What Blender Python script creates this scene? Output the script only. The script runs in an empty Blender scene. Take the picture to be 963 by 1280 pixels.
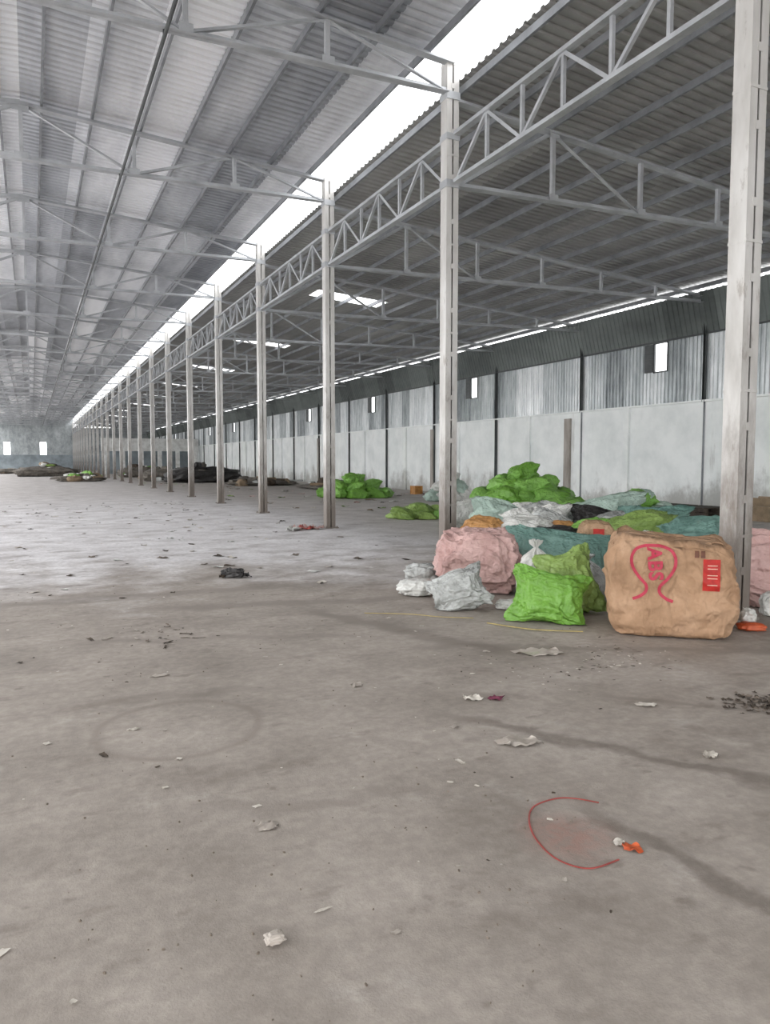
import bpy, bmesh, math, random
from mathutils import Vector, Matrix, noise
from mathutils.bvhtree import BVHTree
random.seed(7)
D = bpy.data
SC = bpy.context.scene
COL = SC.collection

def C(r, g, b, a=1.0):
    def f(c):
        c = c/255.0
        return c/12.92 if c <= 0.04045 else ((c+0.055)/1.055)**2.4
    return (f(r), f(g), f(b), a)

# ------------------------------------------------------------ materials
def new_mat(name):
    m = D.materials.new(name); m.use_nodes = True
    nt = m.node_tree
    return m, nt, nt.nodes['Principled BSDF']

def N(nt, t, **kw):
    n = nt.nodes.new(t)
    for k, v in kw.items():
        setattr(n, k, v)
    return n

def noise_tex(nt, coord, scale, detail=4, rough=.55, sc=None):
    if sc:
        mp = N(nt, 'ShaderNodeMapping'); mp.inputs['Scale'].default_value = sc
        nt.links.new(coord, mp.inputs['Vector']); coord = mp.outputs['Vector']
    n = N(nt, 'ShaderNodeTexNoise')
    n.inputs['Scale'].default_value = scale
    n.inputs['Detail'].default_value = detail
    n.inputs['Roughness'].default_value = rough
    nt.links.new(coord, n.inputs['Vector'])
    return n.outputs['Fac']

def ramp(nt, fac, stops):
    r = N(nt, 'ShaderNodeValToRGB')
    els = r.color_ramp.elements
    while len(els) < len(stops): els.new(0.5)
    for e, (p, c) in zip(els, stops):
        e.position = p
        e.color = c if len(c) == 4 else (*c, 1)
    nt.links.new(fac, r.inputs['Fac'])
    return r.outputs['Color']

def mixc(nt, fac, a, b, mode='MIX'):
    m = N(nt, 'ShaderNodeMix', data_type='RGBA', blend_type=mode)
    if isinstance(fac, (int, float)): m.inputs[0].default_value = fac
    else: nt.links.new(fac, m.inputs[0])
    for i, v in ((6, a), (7, b)):
        if isinstance(v, tuple): m.inputs[i].default_value = v
        else: nt.links.new(v, m.inputs[i])
    return m.outputs[2]

def math_n(nt, op, a, b=None, c=None, clamp=False):
    m = N(nt, 'ShaderNodeMath', operation=op); m.use_clamp = clamp
    for i, v in enumerate((a, b, c)):
        if v is None: continue
        if isinstance(v, (int, float)): m.inputs[i].default_value = v
        else: nt.links.new(v, m.inputs[i])
    return m.outputs[0]

def smooth(nt, v, lo, hi, tlo=0.0, thi=1.0):
    m = N(nt, 'ShaderNodeMapRange', interpolation_type='SMOOTHSTEP')
    nt.links.new(v, m.inputs['Value'])
    m.inputs['From Min'].default_value = lo; m.inputs['From Max'].default_value = hi
    m.inputs['To Min'].default_value = tlo; m.inputs['To Max'].default_value = thi
    return m.outputs['Result']

def bump(nt, bs, h, strength=.3, dist=.02):
    b = N(nt, 'ShaderNodeBump')
    b.inputs['Strength'].default_value = strength
    b.inputs['Distance'].default_value = dist
    nt.links.new(h, b.inputs['Height'])
    nt.links.new(b.outputs['Normal'], bs.inputs['Normal'])

def objc(nt):
    return N(nt, 'ShaderNodeTexCoord').outputs['Object']

def simple(name, c1, c2=None, scale=6, rough=.7, metal=0, bmp=.15, bd=.01, sc=None):
    m, nt, bs = new_mat(name)
    co = objc(nt)
    f = noise_tex(nt, co, scale, 5, .6, sc)
    c2 = c2 or tuple(x*.7 for x in c1[:3])+(1,)
    nt.links.new(ramp(nt, f, [(.35, c2), (.62, c1)]), bs.inputs['Base Color'])
    bs.inputs['Roughness'].default_value = rough
    bs.inputs['Metallic'].default_value = metal
    if bmp: bump(nt, bs, noise_tex(nt, co, scale*5, 4), bmp, bd)
    return m

M = {}
def steel_paint(name, light, dark, rust=.2, metal=.1):
    m, nt, bs = new_mat(name)
    co = objc(nt)
    a = noise_tex(nt, co, 2.0, 5, .6)
    base = ramp(nt, a, [(.3, dark), (.6, light)])
    r = noise_tex(nt, co, 9.0, 5, .7)
    rm = smooth(nt, r, .62, .74, 0, rust)
    nt.links.new(mixc(nt, rm, base, C(110, 88, 70)), bs.inputs['Base Color'])
    bs.inputs['Roughness'].default_value = .42
    bs.inputs['Metallic'].default_value = metal
    return m
M['truss'] = steel_paint('painted_truss_steel', C(196, 199, 202), C(166, 169, 172), .2, .25)
M['purlin'] = steel_paint('purlin_steel', C(150, 153, 157), C(118, 121, 125), .2, .3)
M['darksteel'] = steel_paint('dark_steel', C(74, 78, 78), C(50, 53, 53))

m, nt, bs = new_mat('column_paint'); co = objc(nt)
sep = N(nt, 'ShaderNodeSeparateXYZ'); nt.links.new(co, sep.inputs[0])
a = noise_tex(nt, co, 1.8, 5, .6, (1, 1, .3))
base = ramp(nt, a, [(.3, C(172, 169, 164)), (.5, C(204, 202, 198)), (.7, C(222, 221, 218))])
b = noise_tex(nt, co, 4.0, 6, .75, (1, 1, .3))
zz = math_n(nt, 'ADD', sep.outputs['Z'], math_n(nt, 'MULTIPLY', b, -3.4))
dm = smooth(nt, zz, -1.3, .9, .85, 0)
base2 = mixc(nt, dm, base, C(96, 82, 70))
rs = smooth(nt, noise_tex(nt, co, 6, 6, .72, (1, 1, .3)), .58, .68, 0, .45)
nt.links.new(mixc(nt, rs, base2, C(116, 102, 88)), bs.inputs['Base Color'])
bs.inputs['Roughness'].default_value = .45
bs.inputs['Metallic'].default_value = .1
M['column'] = m

def sheet_mat(name, stops, cell, metal, rough, wA=.45, wB=.75, vstreak=False):
    m, nt, bs = new_mat(name); co = objc(nt)
    mp = N(nt, 'ShaderNodeMapping'); mp.inputs['Scale'].default_value = cell
    nt.links.new(co, mp.inputs['Vector'])
    fl = N(nt, 'ShaderNodeVectorMath', operation='FLOOR'); nt.links.new(mp.outputs[0], fl.inputs[0])
    wn = N(nt, 'ShaderNodeTexWhiteNoise', noise_dimensions='3D'); nt.links.new(fl.outputs[0], wn.inputs['Vector'])
    if vstreak: n1 = noise_tex(nt, co, 1.0, 7, .78, (1, 5.0, .6))
    else: n1 = noise_tex(nt, co, 1.0, 5, .6, (1.1, .25, 1))
    f = math_n(nt, 'ADD', math_n(nt, 'MULTIPLY', wn.outputs['Value'], wA), math_n(nt, 'MULTIPLY', n1, wB))
    nt.links.new(ramp(nt, f, stops), bs.inputs['Base Color'])
    bs.inputs['Metallic'].default_value = metal
    n2 = noise_tex(nt, co, 2.5, 4)
    nt.links.new(smooth(nt, n2, .3, .7, rough-.1, rough+.12), bs.inputs['Roughness'])
    return m
M['roof_n'] = sheet_mat('galvanised_roof_nave', [(.25, C(140, 144, 150)), (.5, C(188, 192, 198)), (.8, C(250, 252, 255))], (.95, .0885, .0), .25, .38, .55, .6)
M['roof_a'] = sheet_mat('galvanised_roof_aisle', [(.3, C(140, 140, 139)), (.85, C(196, 196, 194))], (.33, .25, 0), .25, .5, .3, .75)
M['clad'] = sheet_mat('galvanised_wall_cladding', [(.32, C(112, 118, 120)), (.55, C(180, 186, 187)), (.85, C(246, 248, 248))], (0, 1.1, 0), .3, .38, .35, .8, True)
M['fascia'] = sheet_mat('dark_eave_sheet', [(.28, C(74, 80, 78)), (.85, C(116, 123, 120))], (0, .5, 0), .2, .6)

# plaster wall
m, nt, bs = new_mat('white_plaster'); co = objc(nt)
sep = N(nt, 'ShaderNodeSeparateXYZ'); nt.links.new(co, sep.inputs[0])
n1 = noise_tex(nt, co, .8, 6, .65)
base = ramp(nt, n1, [(.3, C(222, 227, 225)), (.6, C(242, 245, 243))])
n2 = noise_tex(nt, co, 1.0, 7, .72, (1, .7, .45))
zz = math_n(nt, 'ADD', sep.outputs['Z'], math_n(nt, 'MULTIPLY', n2, -4.2))
dm = smooth(nt, zz, -2.1, -1.1, .7, 0)
base = mixc(nt, dm, base, C(146, 143, 136))
n3 = noise_tex(nt, co, 1.0, 6, .7, (1, 1.6, .2))
sm = smooth(nt, n3, .62, .72, 0, .4)
nt.links.new(mixc(nt, sm, base, C(156, 152, 144)), bs.inputs['Base Color'])
bs.inputs['Roughness'].default_value = .85
M['plaster'] = m
M['plaster2'] = simple('pale_plaster', C(240, 241, 239), C(210, 210, 206), 2, .85)
M['endwall'] = simple('end_wall_paint', C(150, 160, 165), C(120, 128, 132), .7, .85)
M['stain'] = simple('stained_plaster', C(178, 172, 164), C(130, 122, 114), 1.2, .9, sc=(1, 2, .5))

# floor
m, nt, bs = new_mat('dusty_concrete'); co = objc(nt)
sep = N(nt, 'ShaderNodeSeparateXYZ'); nt.links.new(co, sep.inputs[0])
nbig = noise_tex(nt, co, .35, 6, .6)
nmid = noise_tex(nt, co, 1.3, 7, .62)
nfin = noise_tex(nt, co, 14, 6, .7)
nmic = noise_tex(nt, co, 120, 3, .6)
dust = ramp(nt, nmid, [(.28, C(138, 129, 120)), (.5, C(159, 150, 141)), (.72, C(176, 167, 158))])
pale_lit_dust = ramp(nt, nmid, [(.28, C(182, 177, 175)), (.5, C(212, 209, 209)), (.72, C(230, 228, 228))])  # pale dust, with the bright light band on the nave floor painted into its colour
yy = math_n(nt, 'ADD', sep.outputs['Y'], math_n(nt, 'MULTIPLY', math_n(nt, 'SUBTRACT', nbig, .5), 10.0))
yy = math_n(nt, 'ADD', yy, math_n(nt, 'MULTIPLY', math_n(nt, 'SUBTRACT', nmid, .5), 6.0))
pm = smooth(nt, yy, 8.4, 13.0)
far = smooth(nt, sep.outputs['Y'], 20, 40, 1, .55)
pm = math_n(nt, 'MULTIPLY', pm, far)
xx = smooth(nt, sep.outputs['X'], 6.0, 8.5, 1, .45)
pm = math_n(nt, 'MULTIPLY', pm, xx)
base = mixc(nt, pm, dust, pale_lit_dust)
st = smooth(nt, noise_tex(nt, co, .9, 5, .6, (1, 1.7, 1)), .54, .70, 0, .42)
base = mixc(nt, st, base, C(112, 102, 93))
s2 = smooth(nt, noise_tex(nt, co, 2.6, 5, .6, (1, 2.2, 1)), .58, .70, 0, .35)
base = mixc(nt, s2, base, C(106, 96, 87))
sp_ = smooth(nt, noise_tex(nt, co, 5.5, 3, .5), .66, .76, 0, .45)
base = mixc(nt, sp_, base, C(96, 87, 79))
ls = smooth(nt, noise_tex(nt, co, 1.6, 6, .68), .58, .70, 0, .35)
base = mixc(nt, ls, base, C(188, 181, 174))
lp = smooth(nt, nfin, .35, .7, .86, 1.08)
vm = N(nt, 'ShaderNodeVectorMath', operation='SCALE'); nt.links.new(base, vm.inputs[0]); nt.links.new(lp, vm.inputs['Scale'])
base = vm.outputs[0]
tn = noise_tex(nt, co, 2.2, 5)
def track(base, p0, p1, width, strength):
    p0 = Vector(p0); p1 = Vector(p1); d = p1-p0; L = d.length
    ang = math.atan2(d.y, d.x)
    mp = N(nt, 'ShaderNodeMapping', vector_type='TEXTURE')
    mp.inputs['Location'].default_value = (p0.x, p0.y, 0)
    mp.inputs['Rotation'].default_value = (0, 0, ang)
    nt.links.new(co, mp.inputs['Vector'])
    s = N(nt, 'ShaderNodeSeparateXYZ'); nt.links.new(mp.outputs[0], s.inputs[0])
    yv = math_n(nt, 'ABSOLUTE', math_n(nt, 'ADD', s.outputs['Y'], math_n(nt, 'MULTIPLY', math_n(nt, 'SUBTRACT', tn, .5), .5)))
    a = smooth(nt, yv, width*.2, width, 1, 0)
    b = smooth(nt, s.outputs['X'], -.2, .3); c = smooth(nt, s.outputs['X'], L-.3, L+.3, 1, 0)
    f = math_n(nt, 'MULTIPLY', math_n(nt, 'MULTIPLY', a, b), math_n(nt, 'MULTIPLY', c, strength))
    f = math_n(nt, 'MULTIPLY', f, smooth(nt, nfin, .3, .6, .5, 1))
    return mixc(nt, f, base, C(94, 85, 77))
base = track(base, (2.33, 3.95), (3.5, 2.0), .09, .65)
base = track(base, (2.3, 2.65), (2.32, .9), .08, .65)
base = track(base, (2.6, 7.5), (3.6, 4.9), .2, .45)
base = track(base, (1.2, 8.2), (5.6, 7.2), .25, .35)
base = track(base, (-2.0, 9.2), (3.5, 9.0), .3, .3)
base = track(base, (.2, 5.2), (1.4, 5.0), .14, .25)
base = track(base, (2.9, 5.6), (5.8, 4.0), .16, .35)
base = track(base, (.5, 3.3), (1.6, 3.1), .10, .28)
base = track(base, (3.4, 3.9), (4.6, 2.7), .08, .3)
base = track(base, (.2, 7.0), (2.6, 6.2), .14, .25)
def ring(base, c, r, w, s, colr=None):
    mp = N(nt, 'ShaderNodeMapping', vector_type='TEXTURE'); mp.inputs['Location'].default_value = (c[0], c[1], 0)
    nt.links.new(co, mp.inputs['Vector'])
    ln = N(nt, 'ShaderNodeVectorMath', operation='LENGTH'); nt.links.new(mp.outputs[0], ln.inputs[0])
    dd = math_n(nt, 'ABSOLUTE', math_n(nt, 'SUBTRACT', math_n(nt, 'ADD', ln.outputs['Value'], math_n(nt, 'MULTIPLY', nmid, .15)), r))
    f = math_n(nt, 'MULTIPLY', smooth(nt, dd, 0, w, s, 0), smooth(nt, nfin, .35, .6, .3, 1))
    return mixc(nt, f, base, colr or C(116, 105, 95))
base = ring(base, (.75, 4.45), .55, .05, .45)
base = ring(base, (2.03, 2.42), .1, .25, .6, C(154, 110, 98))
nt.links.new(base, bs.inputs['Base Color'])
nt.links.new(smooth(nt, nmid, .3, .7, .6, .9), bs.inputs['Roughness'])
hh = math_n(nt, 'ADD', math_n(nt, 'MULTIPLY', nfin, .6), math_n(nt, 'MULTIPLY', nmic, .25))
bump(nt, bs, hh, .3, .02)
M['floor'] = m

def crease_h(nt, co, scale, sc=None, w=.10):
    n = noise_tex(nt, co, scale, 2, .45, sc)
    d = math_n(nt, 'ABSOLUTE', math_n(nt, 'SUBTRACT', n, .5))
    return smooth(nt, d, 0, w, 1, 0)
def sack(name, c1, c2, rough=.45, scale=3.0):
    m, nt, bs = new_mat(name); co = objc(nt)
    f = noise_tex(nt, co, scale, 6, .65)
    col = ramp(nt, f, [(.32, c2), (.6, c1)])
    g = smooth(nt, noise_tex(nt, co, 7, 6, .7), .58, .74, 0, .3)
    nt.links.new(mixc(nt, g, col, C(120, 108, 96)), bs.inputs['Base Color'])
    bs.inputs['Roughness'].default_value = rough
    h = math_n(nt, 'ADD', crease_h(nt, co, 4.0, (1.3, 1.3, .55), .14), math_n(nt, 'MULTIPLY', crease_h(nt, co, 9, (.7, 1, 1.3), .14), .5))
    h = math_n(nt, 'ADD', h, math_n(nt, 'MULTIPLY', crease_h(nt, co, 17, None, .16), .22))
    bump(nt, bs, h, .65, .02)
    return m
M['green'] = sack('green_sack_plastic', C(116, 166, 66), C(94, 140, 50))
M['green2'] = sack('yellowgreen_sack_plastic', C(138, 164, 88), C(104, 130, 62))
M['green3'] = sack('bright_green_sack_plastic', C(130, 180, 84), C(108, 154, 66))
M['pink'] = sack('pink_woven_sack', C(206, 172, 166), C(178, 142, 136), .6)
M['teal'] = sack('teal_sack', C(112, 146, 136), C(80, 114, 106), .5)
M['white'] = sack('white_sack', C(224, 224, 219), C(190, 190, 184), .4)
M['clear'] = sack('cloudy_plastic', C(188, 190, 187), C(146, 148, 144), .25)
M['black'] = sack('black_plastic', C(54, 52, 51), C(30, 29, 28), .4)
M['orange'] = sack('orange_sack', C(192, 144, 88), C(156, 108, 60), .5)
M['brown'] = sack('brown_paper_sack', C(182, 150, 118), C(148, 118, 90), .7)
M['mint'] = sack('mint_sack', C(178, 198, 186), C(146, 166, 154), .45)
M['redprint'] = simple('red_ink', C(186, 40, 32), C(160, 32, 26), 20, .6)
M['pinkprint'] = simple('pink_ink', C(186, 52, 76), C(166, 42, 64), 20, .6)
M['whiteink'] = simple('white_ink', C(226, 196, 176), C(206, 176, 156), 20, .6)
M['greyink'] = simple('dark_ink', C(110, 70, 52), C(90, 56, 42), 20, .6)
M['paper'] = simple('litter_paper', C(214, 208, 198), C(186, 178, 166), 10, .8)
M['film'] = simple('litter_film', C(186, 177, 167), C(164, 154, 144), 8, .35)
M['orangelit'] = simple('orange_wrapper', C(204, 98, 54), C(174, 72, 36), 10, .5)
M['crate'] = simple('faded_yellow_plastic', C(196, 140, 70), C(160, 110, 56), 5, .6)
M['redlit'] = simple('red_strap', C(172, 80, 74), C(146, 64, 58), 10, .5)
M['purplelit'] = simple('maroon_print', C(130, 60, 84), C(100, 46, 64), 10, .5)
M['straw'] = simple('yellow_straw', C(176, 158, 104), C(150, 134, 84), 10, .6)
M['wood'] = simple('grey_wood', C(78, 68, 58), C(50, 44, 38), 3, .85, sc=(1, 8, 1))
M['card'] = simple('cardboard', C(152, 132, 108), C(118, 102, 82), 3, .85)
M['drab'] = simple('drab_debris', C(112, 106, 98), C(76, 72, 66), 3, .85)
M['leaf'] = simple('dry_leaves', C(82, 70, 58), C(54, 46, 38), 10, .9)
M['pebble'] = simple('grit', C(130, 118, 106), C(96, 86, 76), 10, .9)
# jumbo bag fabric
m, nt, bs = new_mat('tan_woven_fabric'); co = objc(nt)
f = noise_tex(nt, co, 2.2, 6, .65)
b1 = ramp(nt, f, [(.3, C(146, 114, 86)), (.5, C(174, 139, 108)), (.7, C(192, 158, 128))])
g = smooth(nt, noise_tex(nt, co, 6, 6, .7), .53, .75, 0, .45)
nt.links.new(mixc(nt, g, b1, C(122, 94, 72)), bs.inputs['Base Color'])
wv = N(nt, 'ShaderNodeTexWave', bands_direction='Z'); wv.inputs['Scale'].default_value = 45; nt.links.new(co, wv.inputs['Vector'])
h = math_n(nt, 'ADD', crease_h(nt, co, 2.6, (1, 1, .8), .07), math_n(nt, 'MULTIPLY', crease_h(nt, co, 5.5, (1.2, 1, .6), .1), .6))
h = math_n(nt, 'ADD', h, math_n(nt, 'MULTIPLY', crease_h(nt, co, 11, (1, 1, .7), .12), .3))
h = math_n(nt, 'ADD', h, math_n(nt, 'MULTIPLY', wv.outputs['Fac'], .08))
h = math_n(nt, 'ADD', h, math_n(nt, 'MULTIPLY', noise_tex(nt, co, 9, 3, .5), .4))
bump(nt, bs, h, .7, .022)
bs.inputs['Roughness'].default_value = .75
M['tan'] = m

# ------------------------------------------------------------ mesh helpers
class MB:
    def __init__(s): s.v = []; s.f = []; s.m = []; s.mats = []; s.sm = []
    def mi(s, key):
        if key not in s.mats: s.mats.append(key)
        return s.mats.index(key)
    def add(s, vs, fs, key, smooth=False):
        o = len(s.v); s.v += [tuple(v) for v in vs]; k = s.mi(key)
        for f in fs:
            s.f.append(tuple(i+o for i in f)); s.m.append(k); s.sm.append(smooth)
    def box(s, c, size, key, rot=None):
        sx, sy, sz = (d/2 for d in size)
        vs = [Vector((x*sx, y*sy, z*sz)) for x in (-1, 1) for y in (-1, 1) for z in (-1, 1)]
        if rot is not None: vs = [rot @ v for v in vs]
        vs = [v+Vector(c) for v in vs]
        s.add(vs, [(0, 1, 3, 2), (4, 6, 7, 5), (0, 4, 5, 1), (2, 3, 7, 6), (0, 2, 6, 4), (1, 5, 7, 3)], key)
    def prism(s, p0, p1, prof, key, up=(0, 0, 1)):
        p0 = Vector(p0); p1 = Vector(p1); d = (p1-p0).normalized(); up = Vector(up)
        if abs(d.dot(up)) > .98: up = Vector((0, 1, 0))
        sd = d.cross(up).normalized(); u2 = sd.cross(d).normalized()
        n = len(prof)
        vs = [p0+sd*a+u2*b for a, b in prof]+[p1+sd*a+u2*b for a, b in prof]
        fs = [(i, (i+1) % n, n+(i+1) % n, n+i) for i in range(n)]+[tuple(range(n))[::-1], tuple(range(n, 2*n))]
        s.add(vs, fs, key)
    def obj(s, name, loc=(0, 0, 0)):
        me = D.meshes.new(name)
        me.from_pydata(s.v, [], s.f)
        for k in s.mats: me.materials.append(M[k])
        me.polygons.foreach_set('material_index', s.m)
        me.polygons.foreach_set('use_smooth', s.sm)
        me.update()
        bm = bmesh.new(); bm.from_mesh(me); bmesh.ops.recalc_face_normals(bm, faces=bm.faces); bm.to_mesh(me); bm.free()
        o = D.objects.new(name, me); o.location = loc; COL.objects.link(o)
        return o

def inst(o, loc, rot=None):
    c = D.objects.new(o.name.split('.')[0], o.data); c.location = loc
    if rot: c.rotation_euler = rot
    COL.objects.link(c); return c

def Lp(w, t=.008): return [(-w/2, -w/2), (w/2, -w/2), (w/2, -w/2+t), (-w/2+t, -w/2+t), (-w/2+t, w/2), (-w/2, w/2)]
def Cp(w, h, t=.008): return [(-w/2, -h/2), (w/2, -h/2), (w/2, -h/2+t), (-w/2+t, -h/2+t), (-w/2+t, h/2-t), (w/2, h/2-t), (w/2, h/2), (-w/2, h/2)]
def Bp(w, h): return [(-w/2, -h/2), (w/2, -h/2), (w/2, h/2), (-w/2, h/2)]

# ------------------------------------------------------------ dimensions
XC = 6.39; XW = 18.8; S = 5.65; Y0 = 5.18
FR = [Y0+S*i for i in range(-3, 24)]
YMIN, YMAX = -12.5, 136.5

# floor
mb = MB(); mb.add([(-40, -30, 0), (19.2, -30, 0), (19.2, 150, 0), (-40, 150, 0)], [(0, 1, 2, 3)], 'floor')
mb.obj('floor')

# columns: two channels toe to toe with splice bands
mb = MB()
H = 8.1
for sgn in (-1, 1):
    x = sgn*.108
    mb.box((x, 0, H/2), (.01, .2, H), 'column')
    for ys in (-1, 1):
        mb.box((x-sgn*.049, ys*.095, H/2), (.092, .01, H), 'column')
z = .5; k = 0
while z < H-.3:
    for ys in (-1, 1):
        mb.box((0, ys*.102, z), (.07, .006, .08), 'column')
    if k % 2 == 0: mb.box((0, 0, z+.35), (.23, .214, .03), 'column')
    z += .72; k += 1
mb.box((0, 0, .012), (.34, .34, .024), 'column')
for sx in (-1, 1):
    for sy in (-1, 1): mb.box((sx*.14, sy*.14, .035), (.03, .03, .03), 'column')
mb.box((0, 0, 6.15), (.25, .235, .12), 'truss'); mb.box((0, 0, 6.9), (.25, .235, .1), 'truss')
mb.box((0, 0, 7.55), (.25, .235, .12), 'truss')
col0 = None
for i, y in enumerate(FR):
    yy = y+(.08 if i == 4 else 0)
    if col0 is None: col0 = mb.obj('steel_column', (XC, yy, 0))
    else: inst(col0, (XC, yy, 0))
for y in FR: inst(col0, (-XC, y, 0))

# nave truss
mb = MB()
et, eb, rt, rb = 8.08, 7.62, 8.53, 7.5
def topz(x): return rt-(rt-et)*abs(x)/XC
def botz(x): return rb+(eb-rb)*abs(x)/XC
for sg in (-1, 1):
    for off in (-.035, .035):
        mb.prism((0, off, rt), (sg*XC, off, et), Lp(.085), 'truss')
        mb.prism((0, off, rb), (sg*(XC-.1), off, eb), Lp(.085), 'truss')
    xs = [2.1, 4.2]+([0] if sg == 1 else [])
    for x in xs: mb.prism((sg*x, 0, botz(x)), (sg*x, 0, topz(x)), Bp(.07, .07), 'truss')
    for a, b in (((0, 1), (2.1, 0)), ((2.1, 0), (4.2, 1)), ((4.2, 1), (XC-.1, 0))):
        pa = (sg*a[0], 0, topz(a[0]) if a[1] else botz(a[0])); pb = (sg*b[0], 0, topz(b[0]) if b[1] else botz(b[0]))
        mb.prism(pa, pb, Lp(.065), 'truss')
    for x in (2.1, 4.2):
        mb.box((sg*x, -.05, botz(x)+.03), (.2, .01, .12), 'truss')
mb.box((0, -.05, rt-.06), (.3, .01, .18), 'truss'); mb.box((0, -.05, rb+.03), (.26, .01, .14), 'truss')
t0 = None
for y in FR:
    if t0 is None: t0 = mb.obj('nave_roof_truss', (0, y, 0))
    else: inst(t0, (0, y, 0))

# aisle truss
mb = MB()
xa, xb = XC+.1, XW-.1
def at(x): return 7.5+(6.6-7.5)*(x-XC)/(XW-XC)
def ab(x): return 6.15+(6.45-6.15)*(x-XC)/(XW-XC)
for off in (-.035, .035):
    mb.prism((xa, off, at(xa)), (xb, off, at(xb)), Lp(.085), 'truss')
    mb.prism((xa, off, ab(xa)), (xb, off, ab(xb)), Lp(.085), 'truss')
px = [XC+2.05*i for i in range(1, 6)]
for x in px: mb.prism((x, 0, ab(x)), (x, 0, at(x)), Bp(.07, .07), 'truss')
mb.prism((xa, 0, ab(xa)), (px[0], 0, at(px[0])), Lp(.07), 'truss')
mb.prism((px[0], 0, at(px[0])), (px[1], 0, ab(px[1])), Lp(.07), 'truss')
for x in px[:3]: mb.box((x, -.05, ab(x)+.03), (.18, .01, .1), 'truss')
mb.box((px[0], -.05, at(px[0])-.05), (.2, .01, .12), 'truss')
t1 = None
for y in FR:
    if t1 is None: t1 = mb.obj('aisle_roof_truss', (0, y, 0))
    else: inst(t1, (0, y, 0))

# longitudinal girder between columns
mb = MB(); n = 6; a0, a1 = .14, S-.14
for off in (-.03, .03):
    mb.prism((off, a0, 6.15), (off, a1, 6.15), Lp(.058), 'truss'); mb.prism((off, a0, 6.9), (off, a1, 6.9), Lp(.058), 'truss')
for i in range(n+1):
    y = a0+(a1-a0)*i/n
    if 0 < i < n: mb.prism((0, y, 6.15), (0, y, 6.9), Bp(.05, .05), 'truss')
    if i < n:
        y2 = a0+(a1-a0)*(i+1)/n
        z1, z2 = (6.15, 6.9) if i % 2 == 0 else (6.9, 6.15)
        mb.prism((0, y, z1), (0, y2, z2), Lp(.05), 'truss')
g0 = None
for y in FR[:-1]:
    for x in (XC, -XC):
        if g0 is None: g0 = mb.obj('eaves_lattice_girder', (x, y, 0))
        else: inst(g0, (x, y, 0))

# purlins
def nz(x): return 8.72-.07*abs(x)
def az(x): return 7.82-.073*(x-XC)
mb = MB()
for i in range(7):
    x = .38+i*.93
    for sg in (-1, 1): mb.prism((sg*x, YMIN, nz(x)-.095), (sg*x, YMAX, nz(x)-.095), Bp(.045, .12), 'purlin')
mb.obj('nave_roof_purlins')
mb = MB(); x = XC+.2
while x < XW:
    mb.prism((x, YMIN, az(x)-.11), (x, YMAX, az(x)-.11), Bp(.045, .12), 'purlin'); x += .98
mb.obj('aisle_roof_purlins')

# corrugated sheets
def corrugated(name, key, pts, nvec, pitch, amp, hole=None, y0=YMIN, y1=YMAX):
    mb = MB(); rows = []
    prof = [(0, 0), (.5, 0), (.6, 1), (.9, 1)]
    ys = []; k = int((y1-y0)/pitch)
    for i in range(k):
        for fr, o in prof: ys.append((y0+(i+fr)*pitch, o))
    ys.append((y0+k*pitch, 0))
    vs = []; nvec = Vector(nvec)
    for y, o in ys:
        for (px_, pz_) in pts:
            vs.append(Vector((px_, y, pz_))+nvec*o*amp)
    fs = []; m_ = len(pts)
    for i in range(len(ys)-1):
        yc = (ys[i][0]+ys[i+1][0])/2
        for j in range(m_-1):
            if hole and hole((pts[j][0]+pts[j+1][0])/2, yc, (pts[j][1]+pts[j+1][1])/2): continue
            a = i*m_+j; fs.append((a, a+1, a+m_+1, a+m_))
    mb.add(vs, fs, key)
    return mb.obj(name)
corrugated('ceiling_nave', 'roof_n', [(-6.05, nz(6.05)), (0, nz(0)), (6.05, nz(6.05))], (0, 0, 1), .2, .035)
sky_y = [25.4+11.3*i for i in range(10)]
def skyhole(x, y, z):
    return 9.3 < x < 12.0 and any(abs(y-s) < .5 for s in sky_y)
corrugated('ceiling_aisle', 'roof_a', [(6.52, az(6.52)), (9.3, az(9.3)), (12.0, az(12.0)), (18.9, az(18.9))], (0, 0, 1), .2, .035, skyhole)
# conduit
mb = MB(); k = 8; r = .028
prof = [(r*math.cos(2*math.pi*i/k), r*math.sin(2*math.pi*i/k)) for i in range(k)]
mb.prism((1.82, YMIN, 7.42), (1.82, YMAX, 7.42), prof, 'darksteel')
for y in FR: mb.box((1.82, y, 7.46), (.05, .03, .1), 'darksteel')
mb.obj('electrical_conduit')

# ------------------------------------------------------------ right wall
WH = 3.42
mb = MB()
mb.box((XW+.1, (YMIN+YMAX)/2, WH/2), (.2, YMAX-YMIN, WH), 'plaster')
for i, y in enumerate(FR):
    mb.box((XW-.03, y-S*.42, WH/2), (.12, .26, WH), 'plaster')
for y in (22.9, 33.6, 50.5): mb.box((XW-.04, y, WH/2-.1), (.1, .34, WH-.2), 'stain')
mb.box((XW+.06, (YMIN+YMAX)/2, WH+.03), (.3, YMAX-YMIN, .06), 'plaster')
mb.obj('wall_right')
win = [18.55+11.4*i for i in range(-2, 11)]
def whole(x, y, z): return 4.5 < z < 5.47 and any(-.5 < y-w < .05 for w in win)
corrugated('wall_cladding_right', 'clad', [(XW+.05, WH), (XW+.05, 4.54), (XW+.05, 5.46), (XW+.05, 5.6)], (-1, 0, 0), .16, .035, whole)
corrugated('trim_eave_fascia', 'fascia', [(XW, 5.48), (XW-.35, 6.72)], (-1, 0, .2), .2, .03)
mb = MB()
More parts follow.
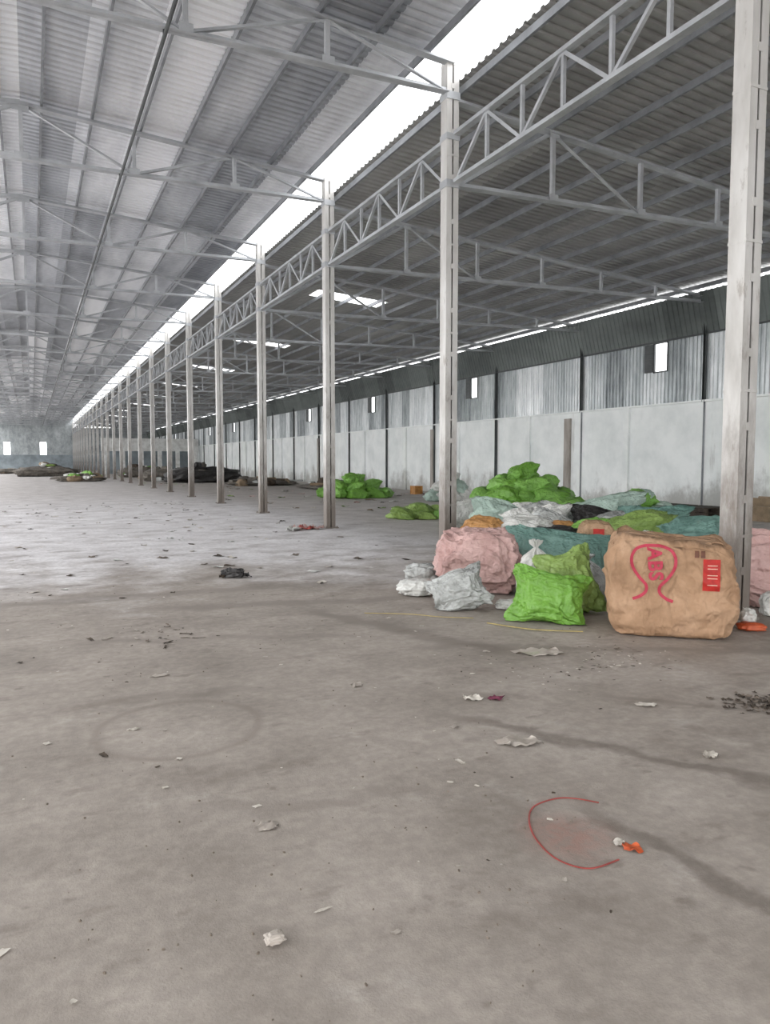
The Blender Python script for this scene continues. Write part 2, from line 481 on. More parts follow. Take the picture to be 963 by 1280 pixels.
for w in win:
    yc = w-.225
    for yy_ in (w-.52, w+.05): mb.box((XW+.02, yy_, 5.0), (.07, .04, .98), 'darksteel')
    for z in (4.53, 5.47): mb.box((XW+.02, yc, z), (.07, .6, .04), 'darksteel')
    mb.box((XW-.02, w+.26, 5.0), (.03, .38, .92), 'darksteel')
    for k in range(5): mb.box((XW-.045, w+.26, 4.65+k*.17), (.02, .34, .03), 'darksteel')
mb.obj('window_shutters')
mb = MB()
for i, y in enumerate(FR):
    mb.prism((XW-.06, y, WH if i < 7 else 0), (XW-.06, y, 6.5), Cp(.08, .1, .01), 'darksteel')
    if i < 7: mb.prism((XW-.03, y, 0), (XW-.03, y, WH), Cp(.04, .04, .01), 'purlin')
mb.prism((XW-.04, YMIN, 5.5), (XW-.04, YMAX, 5.5), Lp(.05), 'darksteel')
mb.obj('wall_posts_right')

# far wall with windows
mb = MB(); yf = YMAX+.1
def panel(x0, x1, z0, z1, key): mb.box(((x0+x1)/2, yf, (z0+z1)/2), (x1-x0, .2, z1-z0), key)
panel(-7, XW+.2, 0, 2.6, 'endwall')
wins = [(-4.1, -3.1), (1.3, 2.3)]
xprev = -7
for a, b in wins:
    panel(xprev, a, 2.6, 4.7, 'clad'); xprev = b
panel(xprev, XW+.2, 2.6, 4.7, 'clad')
panel(-7, XW+.2, 4.7, 7.2, 'clad'); panel(-7, 6.5, 7.2, 8.7, 'clad')
mb.obj('wall_back')

# partition building in the far aisle
mb = MB(); yp = 92
mb.box((12.9, yp, 3.5), (11.2, .25, 1.5), 'plaster2')
for i in range(6): mb.box((7.6+i*2.1, yp, 1.38), (.45, .3, 2.75), 'plaster2')
mb.box((12.9, yp+4, 1.8), (11.2, .2, 3.6), 'endwall')
mb.obj('partition_wall')

# ------------------------------------------------------------ sacks
def ico(s):
    bm = bmesh.new(); bmesh.ops.create_icosphere(bm, subdivisions=s, radius=1)
    V = [v.co.copy() for v in bm.verts]; F = [tuple(v.index for v in f.verts) for f in bm.faces]; bm.free()
    return V, F
ICO = {2: ico(6), True: ico(5), False: ico(3), 4: ico(4)}

def sp(x, e): return math.copysign(abs(x)**e, x)
OCT = ((1.2, .10), (2.4, .055), (4.8, .026), (9, .010))
def fold(p, o, oct_=OCT):
    w = Vector((noise.noise(p*1.3+o), noise.noise(p*1.3+o+Vector((9, 0, 0))), noise.noise(p*1.3+o+Vector((0, 9, 0)))))*.35
    s = 0
    for f, a in oct_:
        n = abs(noise.noise((p+w)*f+o*f))
        s += a*((1-min(1, n*2.2))**1.3-.4)
    return s
def pillow(mb, c, w, d, h, key, yaw=0, tilt=(0, 0), seed=0, e=.62, crump=1.0, hi=4, ear=.18, roll=0, spike=0):
    V, F = ICO[hi]
    R = Matrix.Rotation(yaw, 3, 'Z') @ Matrix.Rotation(tilt[0], 3, 'X') @ Matrix.Rotation(tilt[1], 3, 'Y') @ Matrix.Rotation(roll, 3, 'Z')
    o = Vector((seed*3.17, seed*1.91, seed*.77)); out = []
    for p in V:
        q = Vector((sp(p.x, e), sp(p.y, e), sp(p.z, .85)))
        cr = (abs(q.x*q.y))**1.5
        q.x *= 1+ear*cr; q.y *= 1+ear*cr
        q.z *= 1-.35*min(1, cr*1.2)
        if spike:
            s2 = max(0, abs(q.x*q.y)-.45)
            q.x *= 1+spike*s2; q.y *= 1+spike*s2; q.z *= 1-min(.8, s2*1.6)
        k = 1+crump*fold(Vector((p.x, p.y*1.5, p.z)), o)
        q = Vector((q.x*w/2, q.y*d/2, q.z*h/2))*k
        q = R @ q + Vector(c)
        if q.z < .012: q.z = .012
        out.append(q)
    mb.add(out, F, key, True)

def tied(mb, c, w, d, h, key, yaw=0, lean=(0, 0), seed=0, crump=1.0):
    prof = [(0, 0), (.55, .0), (.82, .03), (.97, .14), (1, .3), (.96, .46), (.82, .62), (.58, .75), (.3, .84), (.13, .885), (.1, .9), (.16, .93), (.3, .98), (.34, 1.03), (.2, 1.0), (.0, .96)]
    fine = []
    for i in range(len(prof)-1):
        for k in range(5):
            t = k/5; fine.append((prof[i][0]*(1-t)+prof[i+1][0]*t, prof[i][1]*(1-t)+prof[i+1][1]*t))
    fine.append(prof[-1]); n = 96; out = []; o = Vector((seed*2.3, seed*1.1, seed*.5))
    R = Matrix.Rotation(yaw, 3, 'Z')
    for r, z in fine:
        for i in range(n):
            a = 2*math.pi*i/n
            ct, st_ = math.cos(a), math.sin(a)
            bx, by = sp(ct, .8), sp(st_, .8)
            gather = max(0, min(1, (z-.5)/.3))
            fo = gather*.16*math.sin(a*11+seed+2*math.sin(z*6))*(.5+.5*abs(noise.noise(Vector((ct*3, st_*3, seed)))*2))
            p = Vector((ct, st_, z*2))
            k = 1+fo+crump*fold(p, o)
            q = Vector((bx*r*w/2*k, by*r*d/2*k, z*h))
            q.z += crump*.03*h*noise.noise(p*3+o)*(1 if z > .05 else 0)
            q = R @ q
            q.x += lean[0]*z*z*h; q.y += lean[1]*z*z*h
            out.append((q.x+c[0], q.y+c[1], max(.01, q.z+c[2])))
    m_ = len(fine); fs = []
    for j in range(m_-1):
        for i in range(n):
            fs.append((j*n+i, j*n+(i+1) % n, (j+1)*n+(i+1) % n, (j+1)*n+i))
    mb.add(out, fs, key, True)

VW = math.radians(-38)

def one(name, fn, *a, **k):
    mb = MB(); fn(mb, *a, **k); return mb.obj(name)

one('green_sack', pillow, (4.62, 5.88, .23), .6, .46, .36, 'green', yaw=VW, tilt=(1.15, 0), roll=-.15, seed=3, e=.54, hi=2, ear=.2, crump=1.3, spike=.7)
one('green_sack', pillow, (5.12, 6.16, .31), .46, .6, .3, 'green2', yaw=VW+.1, tilt=(1.2, 0), roll=.3, seed=8, e=.54, hi=2, ear=.2, crump=1.3, spike=.7)
one('clear_plastic_sack', pillow, (4.12, 6.80, .19), .5, .4, .32, 'clear', yaw=VW-.1, tilt=(1.0, 0), roll=.45, seed=5, crump=1.7, hi=2, ear=.2, e=.55, spike=.6)
one('pink_sack', pillow, (4.92, 7.68, .36), .9, .72, .82, 'pink', yaw=VW+.2, tilt=(.1, .1), seed=11, e=.55, hi=2, crump=1.8)
one('white_tied_sack', tied, (5.28, 6.98, 0), .42, .38, .66, 'white', seed=4, crump=1.3)
one('teal_sack', pillow, (6.1, 7.62, .38), 1.1, .56, .46, 'teal', yaw=VW+.1, tilt=(1.0, 0), roll=-.15, seed=13, hi=2, ear=.2, e=.5, crump=1.5, spike=.7)
one('cloudy_plastic_sack', tied, (5.68, 6.56, 0), .44, .38, .52, 'clear', seed=9, crump=1.6)
one('crumpled_plastic_bag', pillow, (4.6, 8.5, .12), .42, .3, .26, 'clear', yaw=VW, seed=15, crump=2.2)
one('crumpled_plastic_bag', pillow, (4.64, 6.52, .05), .34, .16, .12, 'white', yaw=VW, seed=16, crump=2.2)
one('crumpled_plastic_bag', pillow, (4.1, 7.72, .1), .4, .3, .2, 'white', yaw=VW, seed=17, crump=2.2)
one('pink_sack', pillow, (7.3, 5.62, .38), .8, .7, .84, 'pink', yaw=VW, seed=18, hi=2, crump=1.8, e=.55)
one('crumpled_plastic_bag', pillow, (6.86, 5.1, .11), .2, .16, .26, 'white', yaw=VW, seed=19, crump=2)
mb = MB()
pillow(mb, (6.08, 4.72, .04), .22, .16, .08, 'orangelit', yaw=VW, seed=21, crump=2)
pillow(mb, (6.16, 4.82, .1), .12, .12, .18, 'white', yaw=VW, seed=22, crump=2)
mb.obj('discarded_wrapper')

# mixed heap
mb = MB()
mixed = [
 (6.12, 9.35, .57, .55, .36, 'orange'), (5.95, 8.95, .40, .46, .22, 'black'), (7.0, 11.2, .62, .62, .6, 'white'),
 (6.62, 9.05, .58, .7, .36, 'white'), (7.5, 9.75, .62, .65, .42, 'white'), (7.1, 8.75, .56, .34, .3, 'orange'),
 (7.8, 7.9, .62, .8, .42, 'green2'), (7.75, 6.85, .62, .78, .42, 'teal'), (9.1, 10.1, .62, 1.1, .45, 'mint'),
 (8.3, 9.35, .60, .7, .36, 'black'), (7.1, 10.5, .66, .7, .5, 'mint'), (8.0, 10.3, .6, .7, .5, 'clear'),
 (8.6, 8.5, .5, .8, .4, 'green'), (7.3, 7.1, .42, .6, .4, 'white'), (8.5, 11.6, .5, .9, .5, 'white'), (8.0, 8.7, .6, .6, .35, 'clear'),
 (9.4, 11.4, .55, .9, .45, 'green3'), (6.6, 10.0, .4, .5, .4, 'clear'), (8.6, 7.4, .45, .8, .5, 'green2'), (9.0, 8.9, .55, .9, .4, 'teal'),
 (6.2, 8.4, .42, .4, .3, 'white'), (6.75, 8.35, .5, .45, .3, 'black'), (7.3, 8.4, .56, .5, .34, 'green3'), (6.9, 9.6, .72, .4, .2, 'white'),
 (7.2, 9.2, .68, .45, .25, 'clear'), (9.9, 12.4, .5, .9, .5, 'green3'), (10.2, 10.9, .4, .9, .5, 'teal')]
base_keys = ['white', 'teal', 'clear', 'green', 'clear', 'mint', 'white']
for i, (x, y, z, w, h, k) in enumerate(mixed):
    pillow(mb, (x, y, z), w, w*.7, h, k, yaw=VW+random.uniform(-.6, .6), tilt=(random.uniform(.1, .8), random.uniform(-.4, .4)), seed=30+i, crump=1.9, ear=.25, e=.58, hi=True, spike=.7)
    pillow(mb, (x+random.uniform(-.1, .1), y+random.uniform(-.1, .1), max(.15, (z-h*.4)/2)), w*1.05, w*.9, max(.3, z-h*.25), random.choice(base_keys), yaw=random.uniform(0, 3), seed=60+i, crump=1.5)
mb.obj('mixed_sack_heap')
mb = MB(); pillow(mb, (6.85, 7.75, .44), .5, .34, .74, 'brown', yaw=VW, tilt=(.05, 0), seed=91, e=.4, crump=.8, ear=.05)
R_ = Matrix.Rotation(VW, 3, 'Z')
pc = Vector((6.85, 7.75, .66))+R_ @ Vector((.03, -.178, 0))
mb.box(pc, (.14, .01, .08), 'redprint', R_)
mb.obj('brown_paper_sack')

def heap(name, cx, cy, rx, ry, hgt, layers, keys, size, flat=.62, seed=1, hi=4):
    rnd = random.Random(seed); mb = MB(); k = 0
    L = len(layers)
    for li, cnt in enumerate(layers):
        t = li/max(1, L-1)
        rr = (1-t**1.6)*.95+.04; z = size*flat*.4+t*(hgt-size*flat*.85)
        for j in range(cnt):
            a = 2*math.pi*(j+rnd.uniform(-.3, .3))/cnt+li
            r = rr*(rnd.uniform(.85, 1.05) if cnt > 2 else .3)
            s_ = size*rnd.uniform(.85, 1.15)
            pillow(mb, (cx+rx*r*math.cos(a), cy+ry*r*math.sin(a), z+rnd.uniform(-.05, .08)), s_, s_*.75, s_*flat, rnd.choice(keys), yaw=a+rnd.uniform(-.7, .7)+1.57, tilt=(rnd.uniform(-.4, .4), rnd.uniform(-.4, .4)), seed=seed*10+k, crump=1.5, hi=hi, ear=.22, e=.62, spike=.5)
            k += 1
    pillow(mb, (cx, cy, hgt*.3), rx*1.4, ry*1.4, hgt*.75, keys[0], seed=seed, hi=hi)
    return mb.obj(name)
heap('green_sack_heap', 10.85, 14.9, 1.5, 1.35, 1.44, [18, 17, 14, 11, 5], ['green', 'green3', 'green3', 'green'], .58, seed=2)
heap('green_sack_heap', 12.8, 13.0, .9, .8, .85, [9, 6, 2], ['green', 'mint', 'green3'], .58, seed=12)
heap('green_sack_heap', 12.7, 29.8, 1.4, 1.1, .95, [11, 7, 3], ['green', 'green3'], .75, seed=4, hi=4)
heap('green_sack_heap', 9.7, 18.1, .7, .4, .42, [7, 2], ['green2', 'green3'], .55, flat=.5, seed=5)
heap('plastic_sheet_heap', 15.0, 25.5, .7, .6, 1.2, [6, 4, 2], ['white', 'mint', 'white'], .7, seed=6, hi=4)

def debris(name, cx, cy, rx, ry, hgt, n, keys, seed):
    rnd = random.Random(seed); mb = MB()
    pillow(mb, (cx, cy, hgt*.3), rx*1.8, ry*1.8, hgt*.7, keys[0], seed=seed, crump=2.2)
    for i in range(n):
        a = rnd.uniform(0, 6.28); r = math.sqrt(rnd.random())
        x = cx+rx*r*math.cos(a); y = cy+ry*r*math.sin(a); z = hgt*(1-r)*.85+.12
        if rnd.random() < .5: pillow(mb, (x, y, z), rnd.uniform(.4, 1.1), rnd.uniform(.3, .9), rnd.uniform(.2, .6), rnd.choice(keys), yaw=rnd.uniform(0, 3), seed=seed+i, crump=2.4, hi=False)
        else:
            R = Matrix.Rotation(rnd.uniform(0, 3), 3, 'Z') @ Matrix.Rotation(rnd.uniform(-.7, .7), 3, 'X')
            mb.box((x, y, max(z, .3)), (rnd.uniform(.5, 1.4), rnd.uniform(.06, .5), rnd.uniform(.03, .15)), rnd.choice(keys), R)
    return mb.obj(name)
debris('black_tarpaulin_heap', 11.6, 56, 2.6, 1.8, 1.7, 26, ['black', 'black', 'darksteel', 'drab'], 40)
debris('rubbish_heap', 9.2, 60, 1.5, 1.5, 1.4, 26, ['drab', 'white', 'card', 'leaf', 'clear'], 41)
debris('rubbish_heap', 1.4, 84, 3.0, 2.0, 1.5, 40, ['drab', 'black', 'card', 'green2', 'white'], 42)
debris('rubbish_heap', 9.6, 76, 2.0, 1.5, 1.5, 26, ['drab', 'green', 'white', 'card', 'leaf'], 43)
debris('rubbish_heap', 3.4, 62, 1.8, 1.0, .7, 26, ['drab', 'green', 'white', 'card', 'green3'], 48)
debris('rubbish_heap', 13.5, 47, 2.2, 1.2, .5, 18, ['drab', 'card', 'leaf', 'clear'], 44)
debris('rubbish_heap', 15.5, 40, 1.4, 2.6, .35, 16, ['drab', 'card', 'leaf', 'clear'], 45)
debris('rubbish_heap', -2.5, 104, 2.6, 2.2, .9, 18, ['drab', 'leaf', 'card', 'clear'], 46)

# pallets
mb = MB()
for j in range(3):
    for lv in (0, .135):
        for xo in (-.45, 0, .45): mb.box((17.6+xo, 15.4+j*1.15, .06+lv), (.09, 1.1, .1), 'wood')
        for q in range(7): mb.box((17.6, 14.95+j*1.15+q*.155, .125+lv), (1.05, .11, .025), 'wood')
mb.obj('wooden_pallets')
mb = MB(); mb.box((17.7, 13.4, .2), (.8, 1.2, .4), 'card'); mb.box((17.7, 13.4, .41), (.3, 1.22, .02), 'brown')
for s_ in (-1, 1): mb.box((17.7+s_*.41, 13.4, .52), (.02, 1.2, .22), 'card', Matrix.Rotation(s_*.4, 3, 'Y'))
mb.obj('cardboard_box')
mb = MB()
for z in (.03, .2, .37): mb.box((16.7, 31.5, z), (.4, .5, .05), 'crate')
for sx in (-1, 1):
    for sy in (-1, 1): mb.box((16.7+sx*.18, 31.5+sy*.23, .2), (.05, .05, .4), 'crate')
mb.box((16.7, 31.5, .2), (.34, .44, .3), 'crate')
mb.obj('plastic_crate')

# ------------------------------------------------------------ jumbo bag
bc = Vector((5.40, 5.10, 0)); byaw = math.radians(-43.5)
W_, DD_, H_ = 1.06, .84, .90
bm = bmesh.new(); bmesh.ops.create_cube(bm, size=2)
bmesh.ops.subdivide_edges(bm, edges=bm.edges, cuts=80, use_grid_fill=True)
for v in bm.verts:
    p = v.co.copy()
    k = 8.0
    ln = (abs(p.x)**k+abs(p.y)**k+abs(p.z)**k)**(1/k)
    q = p/ln
    zt = (q.z+1)/2
    bulge = 1+.09*math.sin(math.pi*min(1, zt*.95))-.06*zt
    q.x *= bulge; q.y *= bulge
    if q.z > .75: q.z -= .14*(1-abs(q.x))*(1-abs(q.y))*1.2
    q.z += .08*q.x*zt*-1 - .035*zt*math.sin(q.x*3+1)
    f_ = fold(Vector((p.x*.75, p.y*.75, p.z*.75)), Vector((3, 1, 7)), ((1.2, .085), (2.4, .045), (5, .018)))
    sag = .018*math.sin(zt*24+2.6*q.x+2.5*noise.noise(p*1.5))*max(0, 1-zt*2.0)
    pull = .013*math.sin(q.x*17+4*noise.noise(p*1.2))*max(0, zt-.45)*2
    kk = 1+f_+sag+pull
    v.co = Vector((q.x*W_/2*kk, q.y*DD_/2*kk, max(0.01, (q.z*(1+.3*f_)+1)*H_/2)))
me = D.meshes.new('bag_body'); bm.normal_update(); bm.to_mesh(me)
bvh = BVHTree.FromBMesh(bm)
bm.free()
me.materials.append(M['tan'])
for p in me.polygons: p.use_smooth = True
root = D.objects.new('jumbo_bulk_bag', None); COL.objects.link(root)
root.location = bc; root.rotation_euler = (0, 0, byaw)
body = D.objects.new('bag_body', me); COL.objects.link(body); body.parent = root

def proj(x, z, off=.005):
    hit = bvh.ray_cast(Vector((x, -3, z)), Vector((0, 1, 0)))
    y = hit[0].y if hit[0] is not None else -DD_/2
    return Vector((x, y-off, z))
def ribbon(name, pts, width, key, off=.006):
    fine = []
    P = [Vector((a, b)) for a, b in pts]
    for i in range(len(P)-1):
        p0 = P[max(0, i-1)]; p1 = P[i]; p2 = P[i+1]; p3 = P[min(len(P)-1, i+2)]
        for k in range(10):
            t = k/10
            fine.append(.5*((2*p1)+(p2-p0)*t+(2*p0-5*p1+4*p2-p3)*t*t+(-p0+3*p1-3*p2+p3)*t**3))
    fine.append(P[-1]); vs = []
    for i, p in enumerate(fine):
        d = fine[min(i+1, len(fine)-1)]-fine[max(i-1, 0)]; d.normalize(); nn = Vector((-d.y, d.x))
        for s_ in (-1, -.33, .33, 1): vs.append(proj(p.x+nn.x*width/2*s_, p.y+nn.y*width/2*s_, off))
    fs = []
    for i in range(len(fine)-1):
        for j in range(3): a = i*4+j; fs.append((a, a+1, a+5, a+4))
    mb = MB(); mb.add(vs, fs, key, True); o = mb.obj(name); o.parent = root; return o
def patch(name, x0, x1, z0, z1, key, off=.007, n=24):
    vs = []; fs = []
    for i in range(n+1):
        for j in range(n+1):
            vs.append(proj(x0+(x1-x0)*i/n, z0+(z1-z0)*j/n, off))
    for i in range(n):
        for j in range(n): a = i*(n+1)+j; fs.append((a, a+1, a+n+2, a+n+1))
    mb = MB(); mb.add(vs, fs, key, True); o = mb.obj(name); o.parent = root; return o
def text(name, s, size, x, z, rot, key, off=.008, bold=.0):
    cu = D.curves.new(name, 'FONT'); cu.body = s; cu.size = size; cu.align_x = 'CENTER'; cu.align_y = 'CENTER'; cu.offset = bold; cu.resolution_u = 4
    cu.space_character = 1.1
    to = D.objects.new(name+'_tmp', cu); COL.objects.link(to)
    dg = bpy.context.evaluated_depsgraph_get(); dg.update()
    tm = D.meshes.new_from_object(to.evaluated_get(dg))
    D.objects.remove(to)
    b = bmesh.new(); b.from_mesh(tm); bmesh.ops.triangulate(b, faces=b.faces)
    for _ in range(4):
        es = [e for e in b.edges if e.calc_length() > .015]
        if not es: break
        bmesh.ops.subdivide_edges(b, edges=es, cuts=1); bmesh.ops.triangulate(b, faces=[f for f in b.faces if len(f.verts) > 3])
    c_, s_ = math.cos(rot), math.sin(rot)
    for v in b.verts:
        a, d_ = v.co.x, v.co.y
        v.co = proj(x+a*c_-d_*s_, z+a*s_+d_*c_, off)
    b.to_mesh(tm); b.free(); tm.materials.clear(); tm.materials.append(M[key])
    o = D.objects.new(name, tm); COL.objects.link(o); o.parent = root; return o
cx_ = -.15
ribbon('print_loop', [(cx_-.17, .36), (cx_-.11, .385), (cx_-.06, .43), (cx_-.06, .49), (cx_-.12, .56), (cx_-.175, .65), (cx_-.185, .74), (cx_-.15, .81), (cx_-.08, .84), (cx_, .845), (cx_+.08, .835), (cx_+.15, .80), (cx_+.185, .73), (cx_+.175, .64), (cx_+.12, .55), (cx_+.06, .48), (cx_+.06, .42), (cx_+.11, .375), (cx_+.17, .35)], .026, 'pinkprint', .009)
text('print_letters', 'ABS', .165, cx_+.01, .68, -math.pi/2+.08, 'pinkprint', off=.013, bold=.006)
patch('print_label', .26, .40, .46, .74, 'redprint')
text('label_text', '| || ||', .09, .33, .60, math.pi/2, 'whiteink', off=.012)
patch('print_mark', .24, .275, .75, .81, 'greyink'); patch('print_mark_b', .19, .225, .75, .81, 'greyink')
for nm, sx in (('lifting_loop_left', -1), ('lifting_loop_right', 1)):
    mb = MB(); pts = []
    for i in range(17):
        t = i/16*math.pi
        pts.append(Vector((sx*(W_/2-.14)-sx*.09*math.cos(t), -DD_/2+.12+.12*math.sin(t), H_*.92+.04*math.sin(t))))
    for i in range(16): mb.prism(pts[i], pts[i+1], Bp(.05, .008), 'tan')
    o = mb.obj(nm); o.parent = root
mb = MB(); ring_pts = []
for i in range(181):
    a = 2*math.pi*i/180
    x = sp(math.cos(a), .35)*W_*.43; y = sp(math.sin(a), .35)*DD_*.43
    hz = bvh.ray_cast(Vector((x, y, 3)), Vector((0, 0, -1)))[0]
    z = hz.z if hz else H_*.9
    ring_pts.append((x, y, z))
vs = []
for i, (x, y, z) in enumerate(ring_pts):
    w = .02*noise.noise(Vector((x*9, y*9, 0)))
    hh_ = .03+.04*noise.noise(Vector((x*5, y*5, 3)))
    vs += [(x+w, y+w, z-.02), (x*1.03+w*2, y*1.03, z+hh_), (x*1.06+w, y*1.06, z-.02)]
fs = []
for i in range(180):
    for j in range(2): a = i*3+j; fs.append((a, a+1, a+4, a+3))
mb.add(vs, fs, 'tan', True); o = mb.obj('folded_rim'); o.parent = root

# ------------------------------------------------------------ litter
def scrap(mb, x, y, sx, sy, key, yaw=0, cr=.3, seed=0, n=8):
    vs = []; fs = []; s = min(sx, sy)
    R = Matrix.Rotation(yaw, 3, 'Z')
    for i in range(n+1):
        for j in range(n+1):
            a = i/n-.5; b = j/n-.5
            ed = 1+.35*noise.noise(Vector((a*5+seed, b*5, seed)))
            if n >= 6: ed *= 1-.25*(abs(a)+abs(b))**3*2
            z = .004+abs(noise.noise(Vector((a*3+seed, b*3+seed, .5))))*s*cr
            q = R @ Vector((a*sx*ed, b*sy*ed, z)); vs.append((q.x+x, q.y+y, q.z))
    for i in range(n):
        for j in range(n): a = i*(n+1)+j; fs.append((a, a+1, a+n+2, a+n+1))
    mb.add(vs, fs, key, True)
def sobj(name, *a, **k):
    mb = MB(); scrap(mb, *a, **k); return mb.obj(name)
sobj('paper_scrap', 3.59, 3.55, .15, .1, 'paper', -.5, .15, 1)
sobj('paper_scrap', 3.28, 2.77, .11, .09, 'paper', .3, .4, 2)
sobj('plastic_film_scrap', 2.45, 3.38, .26, .16, 'film', -.4, .3, 3)
sobj('plastic_film_scrap', 3.76, 4.92, .4, .22, 'film', -.5, .25, 4)
sobj('plastic_film_scrap', .883, 3.05, .11, .09, 'film', .2, .2, 5)
mb = MB(); scrap(mb, 2.62, 4.14, .15, .1, 'paper', -.5, .5, 6); scrap(mb, 2.76, 4.07, .12, .08, 'purplelit', -.4, .5, 7); mb.obj('printed_wrapper')
mb = MB(); scrap(mb, 2.19, 2.22, .10, .07, 'orangelit', -1.2, .35, 8); scrap(mb, 2.17, 2.28, .05, .07, 'paper', -1.2, .4, 9); mb.obj('orange_wrapper')
one('crumpled_paper', pillow, (.68, 2.28, .018), .06, .045, .036, 'film', seed=70, crump=3)
sobj('paper_scrap', 2.04, 2.57, .03, .03, 'paper', .4, .1, 10)
sobj('paper_scrap', .89, 2.38, .08, .015, 'paper', .1, .2, 11)
mb = MB()
pillow(mb, (2.45, 10.0, .05), .26, .16, .14, 'black', seed=71, crump=3.5, hi=True, yaw=-.6)
scrap(mb, 2.56, 9.93, .26, .16, 'black', -.5, .9, 71); scrap(mb, 2.34, 10.03, .2, .12, 'leaf', .5, .9, 72)
mb.obj('black_rag')
sobj('paper_scrap', .5, 4.53, .08, .04, 'paper', .1, .3, 12)
sobj('paper_scrap', 2.04, 4.75, .12, .07, 'film', .5, .4, 13)
sobj('paper_scrap', .81, 5.6, .16, .06, 'film', .2, .3, 14)
mb = MB()
for i in range(6): scrap(mb, 5.35+i*.13, 16.3+random.uniform(-.3, .3), .4, .3, random.choice(['pink', 'redlit', 'pink', 'white']), i, .6, 80+i)
mb.obj('torn_pink_sack')

def strand(name, pts, r, key):
    mb = MB(); P = [Vector(p) for p in pts]; fine = []
    for i in range(len(P)-1):
        p0 = P[max(0, i-1)]; p1 = P[i]; p2 = P[i+1]; p3 = P[min(len(P)-1, i+2)]
        for k in range(8):
            t = k/8; fine.append(.5*((2*p1)+(p2-p0)*t+(2*p0-5*p1+4*p2-p3)*t*t+(-p0+3*p1-3*p2+p3)*t**3))
    fine.append(P[-1])
    for i in range(len(fine)-1): mb.prism(fine[i], fine[i+1], Bp(r*2, r), key)
    return mb.obj(name)
z = .004
strand('red_plastic_strap', [(2.35, 2.6, z), (2.28, 2.68, z), (2.2, 2.72, z), (2.08, 2.71, z), (2.0, 2.66, z), (1.92, 2.55, z), (1.87, 2.42, z), (1.86, 2.28, z), (1.93, 2.18, z), (2.08, 2.18, z)], .0032, 'redlit')
strand('straw_strand', [(3.1, 7.0, .01), (3.5, 6.75, .01), (3.7, 6.45, .02), (4.0, 6.3, .01)], .006, 'straw')
strand('yellow_strap', [(4.0, 6.05, .01), (4.2, 5.6, .02), (4.6, 5.35, .01)], .008, 'straw')

rnd = random.Random(5)
zones = [(10.85, 14.9, 2.2), (12.7, 13, 1.6), (12.7, 29.8, 2.1), (9.7, 18.1, 1.3), (15, 25.5, 1.4), (11.6, 56, 3.6), (9.2, 60, 2.6), (13.5, 47, 3), (15.5, 40, 3.4), (2.45, 10, .4), (3.76, 4.92, .4), (2.45, 3.38, .3), (.88, 3.05, .2), (2.19, 2.25, .2), (5.7, 16.4, .8)]
def ok(x, y): return not any((x-a)**2+(y-b)**2 < r*r for a, b, r in zones)
mb = MB()
for i in range(300):
    y = rnd.uniform(1.9, 16); x = rnd.uniform(-.6, .95)*y*.9+rnd.uniform(-.5, .5)
    if (x > 3.8 and 4.3 < y < 12.5) or not ok(x, y): continue
    s_ = rnd.choice([.006, .008, .01, .012, .016, .024])*(1+y*.08)
    scrap(mb, x, y, s_*rnd.uniform(.8, 2), s_, rnd.choice(['paper', 'paper', 'film', 'film', 'leaf']), rnd.uniform(0, 3), .4, i, 3)
for i in range(160):
    x = 3.9+rnd.gauss(0, .4); y = 4.6+rnd.gauss(0, .25)
    if x > 4.8 or not ok(x, y): continue
    scrap(mb, x, y, rnd.uniform(.01, .04), rnd.uniform(.008, .02), rnd.choice(['paper', 'film', 'leaf', 'pebble']), rnd.uniform(0, 3), .5, i, 2)
for i in range(240):
    x = rnd.uniform(-3, 6); y = rnd.uniform(9, 30)
    if not ok(x, y): continue
    s_ = rnd.uniform(.03, .12); scrap(mb, x, y, s_*1.5, s_, rnd.choice(['paper', 'film', 'leaf', 'white', 'pebble']), rnd.uniform(0, 3), .4, i, 3)
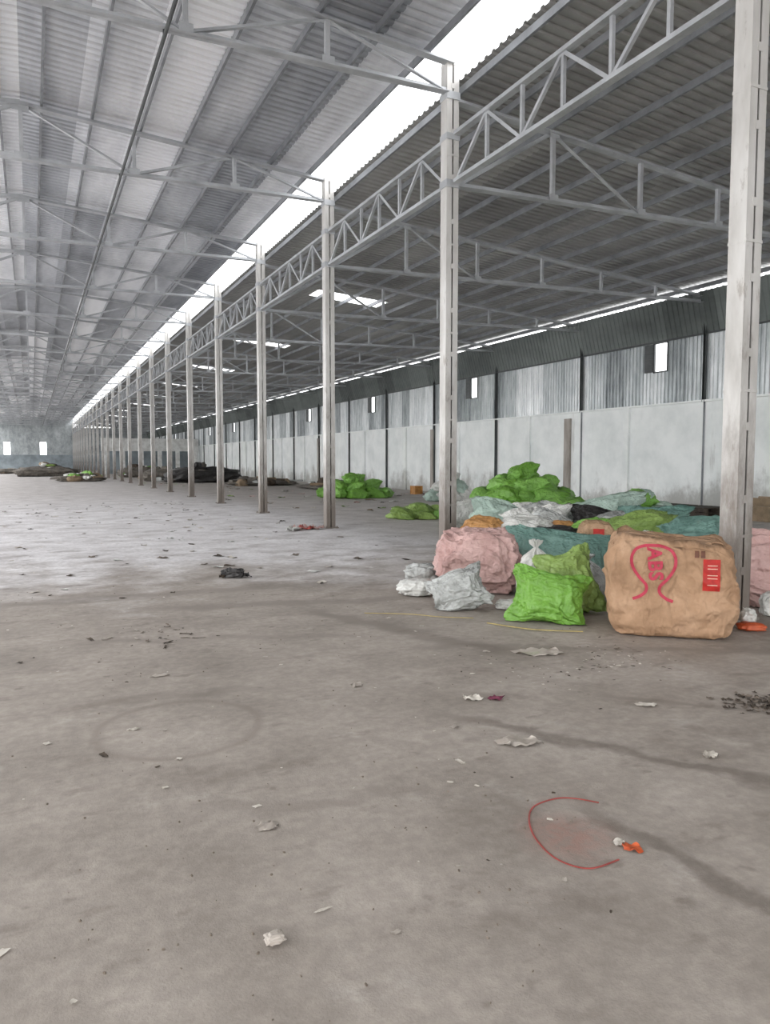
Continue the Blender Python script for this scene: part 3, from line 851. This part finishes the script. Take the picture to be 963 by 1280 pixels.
for i in range(170):
    x = rnd.uniform(7, 18); y = rnd.uniform(19, 60)
    if not ok(x, y): continue
    s_ = rnd.uniform(.06, .25); scrap(mb, x, y, s_*1.5, s_, rnd.choice(['paper', 'card', 'leaf', 'white', 'green2', 'pink']), rnd.uniform(0, 3), .5, i, 3)
mb.obj('scattered_litter')
mb = MB()
for i in range(700):
    y = rnd.uniform(1.3, 10); x = rnd.uniform(-.6, .95)*y*.9
    s_ = rnd.choice([.003, .004, .004, .005, .007])
    R = Matrix.Rotation(rnd.uniform(0, 3), 3, 'Z') @ Matrix.Rotation(rnd.uniform(0, 3), 3, 'X')
    mb.box((x, y, s_*.4), (s_*1.3, s_, s_*.8), 'pebble', R)
mb.obj('floor_grit')
mb = MB()
for i in range(120):
    x = 4.30+rnd.gauss(0, .14); y = 3.25+rnd.gauss(0, .1)
    scrap(mb, x, y, rnd.uniform(.02, .05), rnd.uniform(.01, .03), rnd.choice(['leaf', 'leaf', 'pebble', 'pebble']), rnd.uniform(0, 3), .9, i, 3)
mb.obj('dry_leaf_litter')
mb = MB()
for i in range(24):
    x = 1.0+rnd.gauss(0, .2); y = 6.9+rnd.gauss(0, .2)
    scrap(mb, x, y, rnd.uniform(.03, .12), rnd.uniform(.01, .03), rnd.choice(['leaf', 'pebble', 'film']), rnd.uniform(0, 3), .9, i, 3)
mb.obj('dry_leaf_litter')

# ------------------------------------------------------------ world, camera
w = D.worlds.new('overcast_sky'); SC.world = w; w.use_nodes = True
bg = w.node_tree.nodes['Background']
bg.inputs['Color'].default_value = (.98, .985, 1.0, 1); bg.inputs['Strength'].default_value = 3.8

cam = D.cameras.new('camera'); co_ = D.objects.new('camera', cam); COL.objects.link(co_)
cam.sensor_fit = 'VERTICAL'; cam.sensor_height = 36; cam.lens = 36*924/1280
cam.clip_end = 400
co_.location = (0, 0, 1.6); co_.rotation_euler = (math.radians(90-3.96), 0, math.radians(-25.5))
SC.camera = co_
SC.view_settings.view_transform = 'Standard'
